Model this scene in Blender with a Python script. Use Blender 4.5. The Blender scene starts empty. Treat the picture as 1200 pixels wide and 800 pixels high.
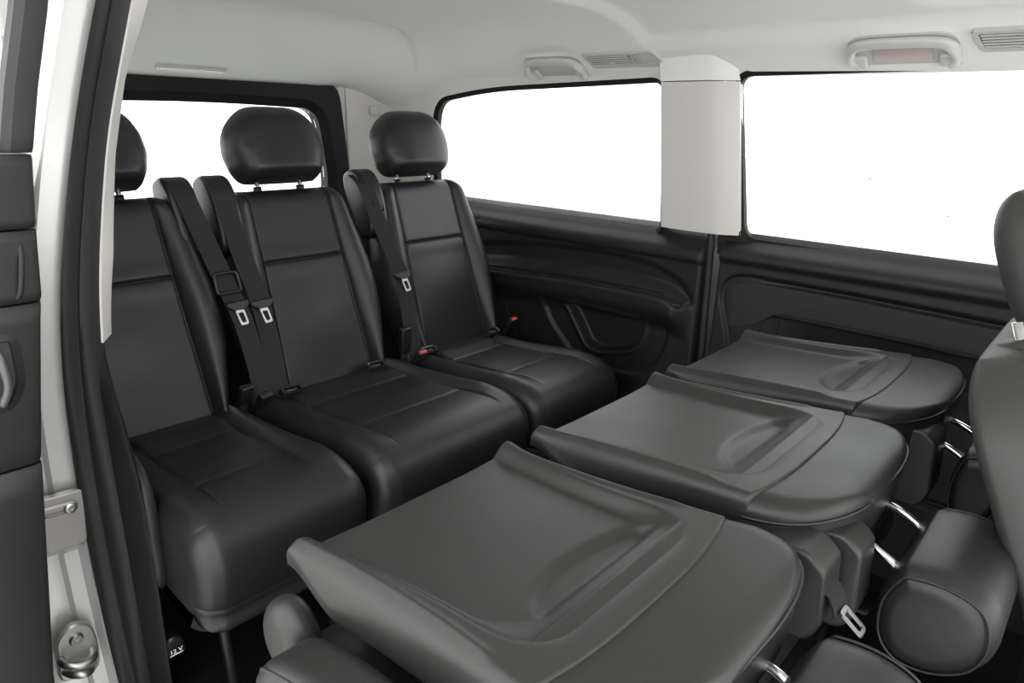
import bpy, bmesh, math, random
import numpy as np
from mathutils import Vector, Matrix

sc = bpy.context.scene
COL = sc.collection
random.seed(3)

# ------------------------------------------------------------------ camera
def make_camera():
    yaw, pitch, roll = [math.radians(a) for a in (41.913, -18.033, 1.448)]
    f = Vector((-math.sin(yaw)*math.cos(pitch), math.cos(yaw)*math.cos(pitch), math.sin(pitch)))
    r = Vector((math.cos(yaw), math.sin(yaw), 0)); u = r.cross(f)
    r2 = math.cos(roll)*r + math.sin(roll)*u
    u2 = -math.sin(roll)*r + math.cos(roll)*u
    cd = bpy.data.cameras.new('camera'); cd.sensor_width = 36.0; cd.lens = 800.148*36/1200
    cd.clip_start = 0.02
    co = bpy.data.objects.new('camera', cd); COL.objects.link(co)
    m = Matrix((r2, u2, -f)).transposed().to_4x4(); m.translation = Vector((2.051, -0.299, 1.176))
    co.matrix_world = m; sc.camera = co
make_camera()

# ------------------------------------------------------------------ world, light, exposure
def make_world():
    w = bpy.data.worlds.new('studio'); sc.world = w; w.use_nodes = True
    nt = w.node_tree; nt.nodes.clear()
    out = nt.nodes.new('ShaderNodeOutputWorld'); bg = nt.nodes.new('ShaderNodeBackground')
    bg.inputs[0].default_value = (1.0, 1.0, 0.99, 1); bg.inputs[1].default_value = 3.4
    nt.links.new(bg.outputs[0], out.inputs[0])
make_world()
sc.view_settings.view_transform = 'Standard'; sc.view_settings.look = 'None'
sc.view_settings.gamma = 1.0; sc.view_settings.use_curve_mapping = False
sc.view_settings.exposure = 0.0
def area(name, loc, target, sx, sy, watts):
    l = bpy.data.lights.new(name, 'AREA'); l.shape = 'RECTANGLE'; l.size = sx; l.size_y = sy; l.energy = watts
    o = bpy.data.objects.new(name, l); COL.objects.link(o); o.location = loc
    o.rotation_euler = (Vector(target)-Vector(loc)).to_track_quat('-Z', 'Y').to_euler()
    return o
# the studio softbox standing outside the open sliding door, above and behind the photographer
area('studio_softbox', (1.9, -2.6, 2.5), (1.1, 0.7, 0.6), 1.6, 1.2, 12)

# ------------------------------------------------------------------ materials
def nd(nt, t, **k):
    n = nt.nodes.new(t)
    for a, b in k.items(): setattr(n, a, b)
    return n
def material(name, col, rough=.5, metal=0., spec=.5, bump=0., scale=600., detail=2., var=0., coat=0., tex='noise', sheen=0., stretch=None):
    m = bpy.data.materials.new(name); m.use_nodes = True; nt = m.node_tree
    b = nt.nodes['Principled BSDF']
    b.inputs['Base Color'].default_value = (*col, 1); b.inputs['Roughness'].default_value = rough
    b.inputs['Metallic'].default_value = metal; b.inputs['Specular IOR Level'].default_value = spec
    b.inputs['Coat Weight'].default_value = coat; b.inputs['Sheen Weight'].default_value = sheen
    tc = nd(nt, 'ShaderNodeTexCoord'); src = tc.outputs['Object']
    if stretch:
        mp = nd(nt, 'ShaderNodeMapping'); mp.inputs['Scale'].default_value = stretch
        nt.links.new(src, mp.inputs[0]); src = mp.outputs[0]
    if bump:
        if tex == 'voronoi':
            n = nd(nt, 'ShaderNodeTexVoronoi', feature='DISTANCE_TO_EDGE'); n.inputs['Scale'].default_value = scale; ho = n.outputs['Distance']
        elif tex == 'wave':
            n = nd(nt, 'ShaderNodeTexWave'); n.inputs['Scale'].default_value = scale; n.inputs['Distortion'].default_value = 0.3; ho = n.outputs['Fac']
        else:
            n = nd(nt, 'ShaderNodeTexNoise'); n.inputs['Scale'].default_value = scale; n.inputs['Detail'].default_value = detail; ho = n.outputs['Fac']
        nt.links.new(src, n.inputs['Vector'])
        bp = nd(nt, 'ShaderNodeBump'); bp.inputs['Strength'].default_value = bump; bp.inputs['Distance'].default_value = .002
        nt.links.new(ho, bp.inputs['Height']); nt.links.new(bp.outputs[0], b.inputs['Normal'])
    n2 = nd(nt, 'ShaderNodeTexNoise'); n2.inputs['Scale'].default_value = 9.; n2.inputs['Detail'].default_value = 4.
    nt.links.new(tc.outputs['Object'], n2.inputs['Vector'])
    mr = nd(nt, 'ShaderNodeMapRange'); mr.inputs['From Min'].default_value = .3; mr.inputs['From Max'].default_value = .7
    v = var or .03
    mr.inputs['To Min'].default_value = max(0.02, rough-v); mr.inputs['To Max'].default_value = min(1, rough+v)
    nt.links.new(n2.outputs['Fac'], mr.inputs['Value']); nt.links.new(mr.outputs[0], b.inputs['Roughness'])
    return m
M = {}
M['leather'] = material('black_leather', (0.013, 0.0134, 0.0136), .42, bump=.12, scale=420, tex='voronoi', spec=.46)
M['shell'] = material('grained_grey_plastic', (0.023, 0.023, 0.0227), .42, bump=.10, scale=900, tex='voronoi', spec=.45)
M['vinyl'] = material('soft_dark_vinyl', (0.019, 0.019, 0.0187), .42, bump=.1, scale=600, tex='voronoi', spec=.42)
M['plastic'] = material('black_trim_plastic', (0.0115, 0.0115, 0.0115), .48, bump=.08, scale=1000, tex='voronoi', spec=.36)
M['plastic_insert'] = material('charcoal_insert_vinyl', (0.021, 0.021, 0.0205), .55, bump=.08, scale=800, tex='voronoi', spec=.32)
M['pocket'] = material('dark_pocket_lining', (0.008, 0.008, 0.008), .8, bump=.3, scale=900)
M['rubber'] = material('black_rubber', (0.018, 0.018, 0.018), .58, spec=.35, bump=.03, scale=400)
M['gloss_black'] = material('black_window_border', (.008, .008, .008), .55, spec=.2)
M['headliner'] = material('pale_grey_headliner_cloth', (0.76, 0.76, 0.73), .95, spec=.1, bump=.12, scale=1500)
M['light_trim'] = material('pale_grey_pillar_plastic', (.60, .585, .55), .6, spec=.3, bump=.05, scale=1200)
M['handle_grey'] = material('grey_handle_plastic', (.52, .52, .485), .42, spec=.4)
M['vent_grey'] = material('grey_vent_plastic', (.48, .48, .45), .5, spec=.35)
M['dark_slot'] = material('dark_slot', (.03, .03, .03), .7)
M['paint'] = material('silver_car_paint', (.64, .64, .63), .32, metal=.35, coat=.6)
M['zinc'] = material('dull_silver_steel', (.55, .54, .52), .38, metal=.75, bump=.06, scale=120)
M['chrome'] = material('chrome', (.80, .80, .80), .12, metal=1.)
M['steel'] = material('brushed_steel', (0.5, 0.5, 0.49), .36, metal=1.)
M['webbing'] = material('dark_belt_webbing', (0.016, 0.0165, 0.017), .62, bump=.35, scale=500, tex='wave', spec=.35)
M['belt_plastic'] = material('black_belt_plastic', (0.01, 0.01, 0.01), .38)
M['pull'] = material('dark_grey_pull', (.10, .10, .10), .3, metal=.5)
M['red'] = material('red_button', (.55, .06, .07), .4)
M['carpet'] = material('black_carpet', (0.006, 0.006, 0.006), .95, bump=.5, scale=800, spec=.1)
M['frame_metal'] = material('black_seat_frame_steel', (0.004, 0.004, 0.004), .4, metal=.2)
M['cloth'] = material('grey_front_seat_vinyl', (0.044, 0.044, 0.0435), .55, bump=.14, scale=700, tex='voronoi', spec=.35)
M['white_print'] = material('white_print', (.8, .8, .8), .5)
M['sticker'] = material('black_sticker', (.01, .01, .01), .3)
M['trim_reflection'] = material('white_trim_reflection', (.85, .85, .83), .3)  # white stands in for light reflected off the rear roof trim
M['ground'] = material('pale_studio_floor', (.62, .62, .61), .7, bump=.05, scale=40)
M['dirt'] = material('window_dirt', (.25, .25, .24), .9)
def glass():
    m = bpy.data.materials.new('window_glass'); m.use_nodes = True; nt = m.node_tree; nt.nodes.clear()
    o = nd(nt, 'ShaderNodeOutputMaterial'); t = nd(nt, 'ShaderNodeBsdfTransparent'); g = nd(nt, 'ShaderNodeBsdfGlossy'); mx = nd(nt, 'ShaderNodeMixShader'); fr = nd(nt, 'ShaderNodeLayerWeight'); pw = nd(nt, 'ShaderNodeMath', operation='POWER'); ml = nd(nt, 'ShaderNodeMath', operation='MULTIPLY_ADD')
    t.inputs[0].default_value = (.93, .945, .94, 1); g.inputs['Roughness'].default_value = .02; fr.inputs[0].default_value = .5
    pw.inputs[1].default_value = 5.; ml.inputs[1].default_value = .5; ml.inputs[2].default_value = .03
    nt.links.new(fr.outputs['Facing'], pw.inputs[0]); nt.links.new(pw.outputs[0], ml.inputs[0]); nt.links.new(ml.outputs[0], mx.inputs[0]); nt.links.new(t.outputs[0], mx.inputs[1]); nt.links.new(g.outputs[0], mx.inputs[2]); nt.links.new(mx.outputs[0], o.inputs[0])
    return m
M['glass'] = glass()

# ------------------------------------------------------------------ mesh helpers
def link(name, me, parent=None):
    o = bpy.data.objects.new(name, me); COL.objects.link(o)
    if parent is not None: o.parent = parent
    return o
def mesh_obj(name, V, F, mat, parent=None, smooth=True, mats=None, midx=None, sharp=None):
    me = bpy.data.meshes.new(name); me.from_pydata([tuple(map(float, v)) for v in V], [], [tuple(int(i) for i in f) for f in F])
    bm = bmesh.new(); bm.from_mesh(me)
    if midx is not None:
        for f, k in zip(bm.faces, midx): f.material_index = int(k)
    bmesh.ops.recalc_face_normals(bm, faces=bm.faces)
    for f in bm.faces: f.smooth = smooth
    if sharp is not None:
        for e in bm.edges:
            if len(e.link_faces) == 2 and e.calc_face_angle(0) > sharp: e.smooth = False
    bm.to_mesh(me); bm.free()
    for mm in (mats or [mat]): me.materials.append(mm)
    return link(name, me, parent)
def thing(name, label, cat, loc=(0, 0, 0), group=None, rot=(0, 0, 0)):
    o = bpy.data.objects.new(name, None); COL.objects.link(o); o.empty_display_size = .05
    o.location = loc; o.rotation_euler = rot
    o['label'] = label; o['category'] = cat
    if group: o['group'] = group
    return o
def tag(o, label, cat, group=None):
    o['label'] = label; o['category'] = cat
    if group: o['group'] = group
    return o
def struct(o, label=None, cat=None):
    o['kind'] = 'structure'
    if label: o['label'] = label
    if cat: o['category'] = cat
    return o
def set_origin(o, p):
    p = Vector(p); o.data.transform(Matrix.Translation(-p)); o.location = o.location + p
    return o
def gridf(ni, nj, off=0, wrapj=False):
    F = []
    for i in range(ni-1):
        for j in range(nj if wrapj else nj-1):
            a = i*nj+j; b = i*nj+(j+1) % nj
            F.append((off+a, off+b, off+b+nj, off+a+nj))
    return F
def smooth01(x): x = np.clip(x, 0, 1); return x*x*(3-2*x)
def circ(u): return np.sqrt(np.clip(1-np.clip(u, 0, 1)**2, 0, 1))
def round_poly(pts, r, seg=6):
    """closed 2D polygon with rounded corners"""
    n = len(pts); out = []
    rs = r if hasattr(r, '__len__') else [r]*n
    for i in range(n):
        p = np.array(pts[i], float); a = np.array(pts[i-1], float)-p; b = np.array(pts[(i+1) % n], float)-p
        la, lb = np.linalg.norm(a), np.linalg.norm(b); a /= la; b /= lb
        d = min(rs[i], la*.48, lb*.48)
        for k in range(seg+1):
            t = k/seg; out.append(p+a*d*(1-t)**2+b*d*t**2)
    return np.array(out)
def offset_poly(P, d):
    """offset closed CCW/CW polygon outward by d"""
    P = np.array(P); A = np.roll(P, 1, 0); B = np.roll(P, -1, 0)
    t = B-A; t /= (np.linalg.norm(t, axis=1)[:, None]+1e-12); nrm = np.stack([t[:, 1], -t[:, 0]], 1)
    area2 = np.sum(P[:, 0]*B[:, 1]-B[:, 0]*P[:, 1])
    if area2 < 0: nrm = -nrm
    return P+nrm*d
def sd_poly(X, Z, poly):
    """signed distance (negative inside)"""
    d = np.full(X.shape, 1e9); s = np.ones(X.shape); n = len(poly)
    for i in range(n):
        ax, az = poly[i]; bx, bz = poly[i-1]
        ex, ez = bx-ax, bz-az; wx, wz = X-ax, Z-az
        t = np.clip((wx*ex+wz*ez)/(ex*ex+ez*ez+1e-12), 0, 1)
        d = np.minimum(d, (wx-ex*t)**2+(wz-ez*t)**2)
        c1 = Z >= az; c2 = Z < bz; c3 = ex*wz > ez*wx
        flip = (c1 & c2 & c3) | (~c1 & ~c2 & ~c3)
        s = np.where(flip, -s, s)
    return s*np.sqrt(d)
def sd_line(X, Z, pts):
    d = np.full(X.shape, 1e9)
    for i in range(len(pts)-1):
        ax, az = pts[i]; bx, bz = pts[i+1]; ex, ez = bx-ax, bz-az; wx, wz = X-ax, Z-az
        t = np.clip((wx*ex+wz*ez)/(ex*ex+ez*ez+1e-12), 0, 1)
        d = np.minimum(d, (wx-ex*t)**2+(wz-ez*t)**2)
    return np.sqrt(d)
def solid_grid(S, T, NF, NB, to3):
    """front and back sheet over the same (s,t) grid, welded along the rim; to3(s,t,n)->xyz arrays"""
    ni, nj = S.shape
    front = np.stack(to3(S, T, NF), -1).reshape(-1, 3); back = np.stack(to3(S, T, NB), -1).reshape(-1, 3)
    idx = np.arange(ni*nj).reshape(ni, nj); bidx = idx.copy(); k = ni*nj; keep = []
    for i in range(1, ni-1):
        for j in range(1, nj-1):
            bidx[i, j] = k; keep.append(i*nj+j); k += 1
    V = np.concatenate([front, back[keep]])
    F = []
    for i in range(ni-1):
        for j in range(nj-1):
            F.append((idx[i, j], idx[i, j+1], idx[i+1, j+1], idx[i+1, j]))
            F.append((bidx[i, j], bidx[i+1, j], bidx[i+1, j+1], bidx[i, j+1]))
    return V, F
def loft(loops, cap=True):
    """list of closed loops (same count)"""
    n = len(loops[0]); V = np.concatenate(loops); F = gridf(len(loops), n, wrapj=True)
    if cap:
        F.append(tuple(range(n))[::-1]); o = (len(loops)-1)*n; F.append(tuple(range(o, o+n)))
    return V, F
def profile_sweep(P, ys, r, disp=None, squash=0):
    """closed profile P (in x,z), swept along y from ys[0] to ys[1], both ends rounded with radius r; disp(y)->(dx,dz)"""
    P = np.array(P, float); loops = []; y0, y1 = ys; L = y1-y0
    st = [y0+r*(1-math.cos(a)) for a in np.linspace(0, math.pi/2, 7)]
    mid = list(np.linspace(y0+r, y1-r, 14)[1:-1])
    en = [y1-r*(1-math.cos(a)) for a in np.linspace(math.pi/2, 0, 7)]
    for y in st+mid+en:
        d = min(y-y0, y1-y); e = 0 if d >= r else r-math.sqrt(max(0, r*r-(r-d)**2))
        if squash:
            c_ = P.mean(0); f_ = 1-squash*(1-math.sqrt(max(0, 1-((r-d)/r)**2))) if d < r else 1.
            Q = c_+(P-c_)*f_
        else: Q = offset_poly(P, -e)
        if disp is not None:
            Q = Q+disp(y, Q)
        loops.append(np.stack([Q[:, 0], np.full(len(Q), y), Q[:, 1]], 1))
    return loft(loops)
def resample(P, n, closed=True):
    P = np.array(P, float); Q = np.concatenate([P, P[:1]]) if closed else P
    L = np.concatenate([[0], np.cumsum(np.linalg.norm(np.diff(Q, axis=0), axis=1))])
    t = np.linspace(0, L[-1], n, endpoint=not closed)
    return np.stack([np.interp(t, L, Q[:, k]) for k in range(Q.shape[1])], 1)
def spline(pts, n):
    """Catmull-Rom through pts (open), n samples"""
    P = np.array(pts, float); P = np.concatenate([2*P[:1]-P[1:2], P, 2*P[-1:]-P[-2:-1]]); m = len(P)-3; out = []
    for u in np.linspace(0, m-1e-9, n):
        i = int(u); t = u-i; a, b, c, d = P[i:i+4]
        out.append(.5*((2*b)+(-a+c)*t+(2*a-5*b+4*c-d)*t*t+(-a+3*b-3*c+d)*t**3))
    return np.array(out)
def tube(path, r, n=10, closed=False):
    P = [Vector(p) for p in path]; loops = []; up = Vector((0, 0, 1)); N = len(P)
    rr = r if hasattr(r, '__len__') else [r]*N; prev = None
    for i in range(N):
        if closed: t = (P[(i+1) % N]-P[i-1]).normalized()
        else: t = (P[min(i+1, N-1)]-P[max(i-1, 0)]).normalized()
        if prev is None:
            a = t.cross(up) if abs(t.z) < .9 else t.cross(Vector((1, 0, 0)))
        else: a = prev-t*prev.dot(t)
        a.normalize(); b = t.cross(a); prev = a
        loops.append(np.array([P[i]+rr[i]*(math.cos(k*2*math.pi/n)*a+math.sin(k*2*math.pi/n)*b) for k in range(n)]))
    if closed:
        V, F = loft(loops+[loops[0]], cap=False)
        return V, F
    return loft(loops)
def sweep_section(path, sec, side, closed=False, scale=None):
    """sweep 2D section sec (a along side vector, b along side x tangent) along path; side: vector or list"""
    P = [Vector(p) for p in path]; N = len(P); loops = []
    for i in range(N):
        t = ((P[(i+1) % N]-P[i-1]) if closed else (P[min(i+1, N-1)]-P[max(i-1, 0)])).normalized()
        s = Vector(side[i] if hasattr(side[0], '__len__') else side); s = (s-t*s.dot(t)).normalized(); b = t.cross(s)
        k = scale[i] if scale is not None else 1.
        loops.append(np.array([P[i]+s*(q[0]*k)+b*(q[1]*k) for q in sec]))
    if closed: return loft(loops+[loops[0]], cap=False)
    return loft(loops)
def bm_box(sx, sy, sz, bev=.004, seg=2, loc=(0, 0, 0), rot=None):
    bm = bmesh.new(); bmesh.ops.create_cube(bm, size=1); bmesh.ops.scale(bm, vec=(sx, sy, sz), verts=bm.verts)
    if bev: bmesh.ops.bevel(bm, geom=bm.edges[:], offset=bev, segments=seg, profile=.5, affect='EDGES')
    if rot is not None: bmesh.ops.rotate(bm, cent=(0, 0, 0), matrix=rot, verts=bm.verts)
    bmesh.ops.translate(bm, vec=loc, verts=bm.verts)
    V = np.array([v.co[:] for v in bm.verts]); bm.verts.index_update(); F = [tuple(v.index for v in f.verts) for f in bm.faces]; bm.free()
    return V, F
def join(*VF):
    Vs, Fs, o = [], [], 0
    for V, F in VF:
        Vs.append(np.array(V)); Fs += [tuple(i+o for i in f) for f in F]; o += len(V)
    return np.concatenate(Vs), Fs
def box_obj(name, size, loc, mat, parent=None, bev=.004, seg=2, rot=None, smooth=True):
    V, F = bm_box(*size, bev, seg, (0, 0, 0), rot)
    o = mesh_obj(name, V, F, mat, parent, smooth, sharp=math.radians(50)); o.location = loc
    return o
def plate(poly, depth, to3, bev=.003):
    """polygon (2D) to a thin slab; to3(a,b,c) maps; front at c=0 back at c=-depth, front edge bevelled"""
    P = np.array(poly); n = len(P); inn = offset_poly(P, -bev)
    L = [np.stack(to3(inn[:, 0], inn[:, 1], np.zeros(n)), -1), np.stack(to3(P[:, 0], P[:, 1], np.full(n, -bev)), -1), np.stack(to3(P[:, 0], P[:, 1], np.full(n, -depth)), -1)]
    return loft(L)
def ring(polyA, polyB, to3, ca, cb):
    """strip between two equal-count polygons at depths ca, cb"""
    A = np.stack(to3(polyA[:, 0], polyA[:, 1], np.full(len(polyA), ca)), -1); B = np.stack(to3(polyB[:, 0], polyB[:, 1], np.full(len(polyB), cb)), -1)
    n = len(A); V = np.concatenate([A, B]); F = [(i, (i+1) % n, n+(i+1) % n, n+i) for i in range(n)]
    return V, F
def cuts(a, b, base, extra, w=(.0015, .003, .006, .011)):
    xs = list(np.linspace(a, b, base))
    for e in extra:
        xs += [e]+[e+s*k for k in w for s in (-1, 1)]
    xs = sorted(x for x in xs if a <= x <= b); out = [xs[0]]
    for x in xs[1:]:
        if x-out[-1] > .0007: out.append(x)
    return np.array(out)
def groove(d, depth=.005, w=.003): return -depth*np.exp(-(d/w)**2)

# ------------------------------------------------------------------ SETTING
# x runs towards the front of the van, y across to its far side, z up from the van floor
def yside(z): return 1.615-(z-.86)*.13          # plane of the far side glazing (slight tumblehome)

# studio floor under the van
def disc(r, z, n=48):
    V = [(r*math.cos(k*2*math.pi/n)+1, r*math.sin(k*2*math.pi/n), z) for k in range(n)]
    return V, [tuple(range(n))]
V, F = disc(7, -.62); struct(mesh_obj('floor_2', V, F, M['ground'], smooth=False), 'pale studio floor the van stands on', 'floor')
# van floor
V, F = bm_box(3.6, 1.66, .05, .004, 1, (1.4, .80, -.025)); struct(mesh_obj('floor', V, F, M['carpet'], smooth=False), 'black carpeted van floor', 'floor')

# headliner
def ceil_z(y):
    y = np.asarray(y, float)
    return 1.440-.140*np.clip((y-1.15)/.41, 0, 2)**2.6-.05*np.clip((.60-y)/.44, 0, 2)**2.6
def build_ceiling():
    xs = np.concatenate([np.linspace(-.36, .45, 110), np.linspace(.46, 3.0, 150)]); ys = np.concatenate([np.linspace(.155, .25, 10), np.linspace(.26, 1.4, 60), np.linspace(1.405, 1.562, 36)])
    X, Y = np.meshgrid(xs, ys, indexing='ij')
    q = np.abs(Y-.86)/.66
    Z = ceil_z(Y)
    # the rear part of the roof drops to the tailgate, starting with a curved step
    xe = .30-.42*((Y-.80)/.75)**2
    dx_ = xe-X
    step = smooth01(dx_/.014)*(1-smooth01(dx_/.30))*smooth01(1.25*(1-((Y-.80)/.72)**2))
    Z += .020*step
    Z -= .163*smooth01((.15-X)/.52)*np.clip(1-.6*np.clip(q-.55, 0, 1), 0, 1)
    # raised centre fields towards the front
    f1 = smooth01((X-.93)/.035)*smooth01((.64-np.abs(Y-.84))/.05)
    Z += .018*f1
    f2 = smooth01((X-1.62)/.05)*smooth01((.58-np.abs(Y-.84))/.05)
    Z += .018*f2
    V = np.stack([X, Y, Z], -1).reshape(-1, 3); F = gridf(len(xs), len(ys))
    n = len(V)
    # roof skin above, so the headliner is a closed slab
    V2 = V.copy(); V2[:, 2] += .05
    ni, nj = len(xs), len(ys)
    F += [tuple(i+n for i in reversed(f)) for f in gridf(ni, nj)]
    rim = [(0, j) for j in range(nj)]+[(i, nj-1) for i in range(1, ni)]+[(ni-1, j) for j in range(nj-2, -1, -1)]+[(i, 0) for i in range(ni-2, 0, -1)]
    R = [i*nj+j for i, j in rim]
    for k in range(len(R)):
        a, b = R[k], R[(k+1) % len(R)]; F.append((a, b, b+n, a+n))
    return np.concatenate([V, V2]), F
V, F = build_ceiling(); struct(mesh_obj('ceiling', V, F, M['headliner'], sharp=math.radians(60)), 'pale grey cloth headliner', 'ceiling')
# --- far side: windows
W1 = round_poly([(-.075, 1.10), (-.035, 1.235), (.25, 1.272), (.948, 1.292), (.952, .848), (.06, .828), (-.10, .828)], [.2, .10, .2, .035, .035, .05, .05], 8)
W2 = round_poly([(1.177, 1.303), (2.45, 1.312), (2.45, .842), (1.223, .863)], [.04, .05, .05, .045], 8)
def side3(off):
    def f(a, b, c): return (a, yside(b)-off-c*1.0, b)     # c>0 comes into the cabin
    return f
def window_side(name, poly, label, specks=()):
    root = struct(thing(name, label, 'window')); del root['kind']; root['kind'] = 'structure'
    V, F = plate(poly, .004, lambda a, b, c: (a, yside(b)+.012-c, b), .0005); mesh_obj('pane', V, F, M['glass'], root, smooth=False)
    out = offset_poly(poly, .012); inn = offset_poly(poly, -.004)
    a, b = ring(inn, out, side3(0), .0, .012), ring(out, out, side3(0), .012, -.02)
    c = ring(inn, inn, side3(0), .0, -.02)
    V, F = join(a, b, c); o = mesh_obj('window_seal', V, F, M['gloss_black'], root, sharp=.6); o['label'] = 'thin black rubber seal round the glass'
    if specks:
        parts = []
        for sx, sz, r in specks:
            parts.append(loft([np.array([(sx+r*k*math.cos(a), yside(sz)+.0065-.0006*(1-k), sz+r*k*.8*math.sin(a)) for a in np.linspace(0, 2*math.pi, 8, endpoint=False)]) for k in (1., .4)]))
        V, F = join(*parts); o = mesh_obj('dirt_specks', V, F, M['dirt'], root); o['label'] = 'tiny dirt specks on the glass'
    return root
window_side('window_1', W1, 'rear quarter window with a rounded rear corner behind the back bench')
window_side('window_2', W2, 'large sliding door window on the far side, above the folded seats', [(1.536, 1.055, .0026), (1.719, .981, .0026), (1.826, .889, .0024), (1.205, 1.09, .004), (1.21, 1.13, .003), (1.215, .93, .0025)])

# surrounds of the windows: outer boundary square, inner boundary the window outline
def surround(poly, x0, x1, z0, z1, off):
    P = offset_poly(poly, .010); n = len(P); c = np.array([(x0+x1)/2, (z0+z1)/2]); Q = []
    for p in P:
        d = p-c; t = min([((x1 if d[0] > 0 else x0)-c[0])/d[0] if abs(d[0]) > 1e-9 else 1e9, ((z1 if d[1] > 0 else z0)-c[1])/d[1] if abs(d[1]) > 1e-9 else 1e9]); Q.append(c+d*max(t, 1.0))
    Q = np.array(Q)
    V1, F1 = ring(P, Q, side3(off), 0, 0); V2, F2 = ring(P, P, side3(off), 0, -.05)
    V, F = join((V1, F1), (V2, F2))
    Pz = np.concatenate([P[:, 1]]*1); mid = []
    for f in F: mid.append(0 if np.mean([V[i][2] for i in f]) > .874 else 1)
    return V, F, mid
V, F, mi = surround(W1, -.34, .958, .80, 1.345, .012); struct(mesh_obj('trim_1', V, F, None, mats=[M['light_trim'], M['plastic']], midx=mi, sharp=.6), 'pale frame round the rear quarter window', 'trim')
V, F, mi = surround(W2, 1.150, 2.6, .80, 1.345, .012); struct(mesh_obj('trim_2', V, F, None, mats=[M['light_trim'], M['plastic']], midx=mi, sharp=.6), 'pale frame round the sliding door window', 'trim')

# C pillar cover: convex in plan
def pillar(z0=.872, z1=1.286, grow=0.):
    zs = np.linspace(z0, z1, 14); loops = []
    for z in zs:
        k = (z-.872)/.42; lean = .5*max(0, z-1.2885)**1.5
        xl = .968-.012*k; xr = 1.222-.034*k; y = yside(z)-grow
        prof = [(xl, y+.01), (xl+.001, y-.030), (xl+.008, y-.040), ((xl+xr)/2, y-.046), (xr-.075, y-.046), (xr-.055, y-.043), (xr-.012, y-.016), (xr-.004, y-.008), (xr-.003, y+.01)]
        loops.append(np.array([(a, b-lean, z) for a, b in prof]))
    return loft(loops)
V, F = pillar(); struct(mesh_obj('trim_3', V, F, M['light_trim'], sharp=math.radians(40)), 'pale grey pillar cover between the two far side windows', 'trim')

V, F = pillar(1.2885, 1.37, .003); o = mesh_obj('headliner_edge', V, F, M['headliner'], bpy.data.objects['ceiling'], sharp=math.radians(40)); o['label'] = 'headliner edge folded down over the pillar'
# far lower quarter panel with armrest ledge and pocket
def quarter():
    xs = np.linspace(-.345, 1.140, 260); zs = np.linspace(-.0, .862, 190); X, Z = np.meshgrid(xs, zs, indexing='ij')
    h = np.zeros_like(X)
    # window sill rolls away towards the glass
    sill = .838-.02*np.clip((.9-X)/.8, 0, 1)*.5
    h += .028*smooth01((.80-.012*0-Z)/-.06)*0
    h -= .055*np.clip((Z-.800)/.062, 0, 1)**1.5
    h += .010*smooth01((Z-.775)/.012)*(1-smooth01((Z-.812)/.03))
    A = round_poly([(.05, .700), (.26, .728), (.50, .754), (.72, .765), (.95, .757), (1.065, .715), (1.103, .668), (1.085, .632), (1.02, .664), (.69, .655), (.33, .636), (.05, .610)], [.02, .03, .05, .05, .08, .04, .03, .02, .03, .05, .05, .01])
    d = sd_poly(X, Z, A)
    ins = smooth01(-d/.010)
    ztop = np.interp(X, [.05, .26, .5, .72, .95, 1.06, 1.1], [.700, .728, .754, .765, .757, .716, .67])
    zbot = np.interp(X, [.05, .33, .69, 1.02, 1.1], [.610, .636, .655, .664, .64])
    h += ins*(-.012)
    h += groove(d, .006, .004)
    h += ins*.026*smooth01(((ztop-Z)/np.maximum(ztop-zbot, .02)-.45)/.5)
    # armrest ledge below the insert
    led = smooth01((zbot+.004-Z)/.006)*(1-smooth01((zbot-.035-Z)/.09))*(1-smooth01((X-1.055)/.06))*smooth01((X+.05)/.25)
    h += .045*led
    # pocket with a raised rim
    B = round_poly([(.50, .580), (.545, .483), (.66, .375), (.78, .35), (.95, .37), (1.03, .47), (1.04, .575), (.80, .575)], .04)
    C = round_poly([(.615, .566), (.70, .572), (.945, .567), (.935, .50), (.90, .448), (.76, .412), (.715, .425)], [.015, .02, .03, .05, .06, .05, .02])
    db = sd_poly(X, Z, B); dc = sd_poly(X, Z, C)
    h += -.012*smooth01(-db/.012)
    h += .006*np.exp(-((dc-.006)/.008)**2)
    h += -.040*smooth01(-dc/.010)
    # lower edge line and vertical edge at the sliding door seam
    h += groove(sd_line(X, Z, [(.30, .60), (.36, .46), (.45, .34), (.60, .30), (1.14, .30)]), .004, .004)
    h -= .04*smooth01((X-1.118)/.022)
    h += .010*smooth01((.30-Z)/.05)
    Y = 1.572-h*1.0
    V = np.stack([X, Y, Z], -1).reshape(-1, 3)
    return V, gridf(len(xs), len(zs)), (X, Z, dc)
V, F, _ = quarter(); struct(mesh_obj('wall_left', V, F, M['plastic']), 'black quarter trim panel with armrest ledge and pocket beside the back bench', 'wall')

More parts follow.
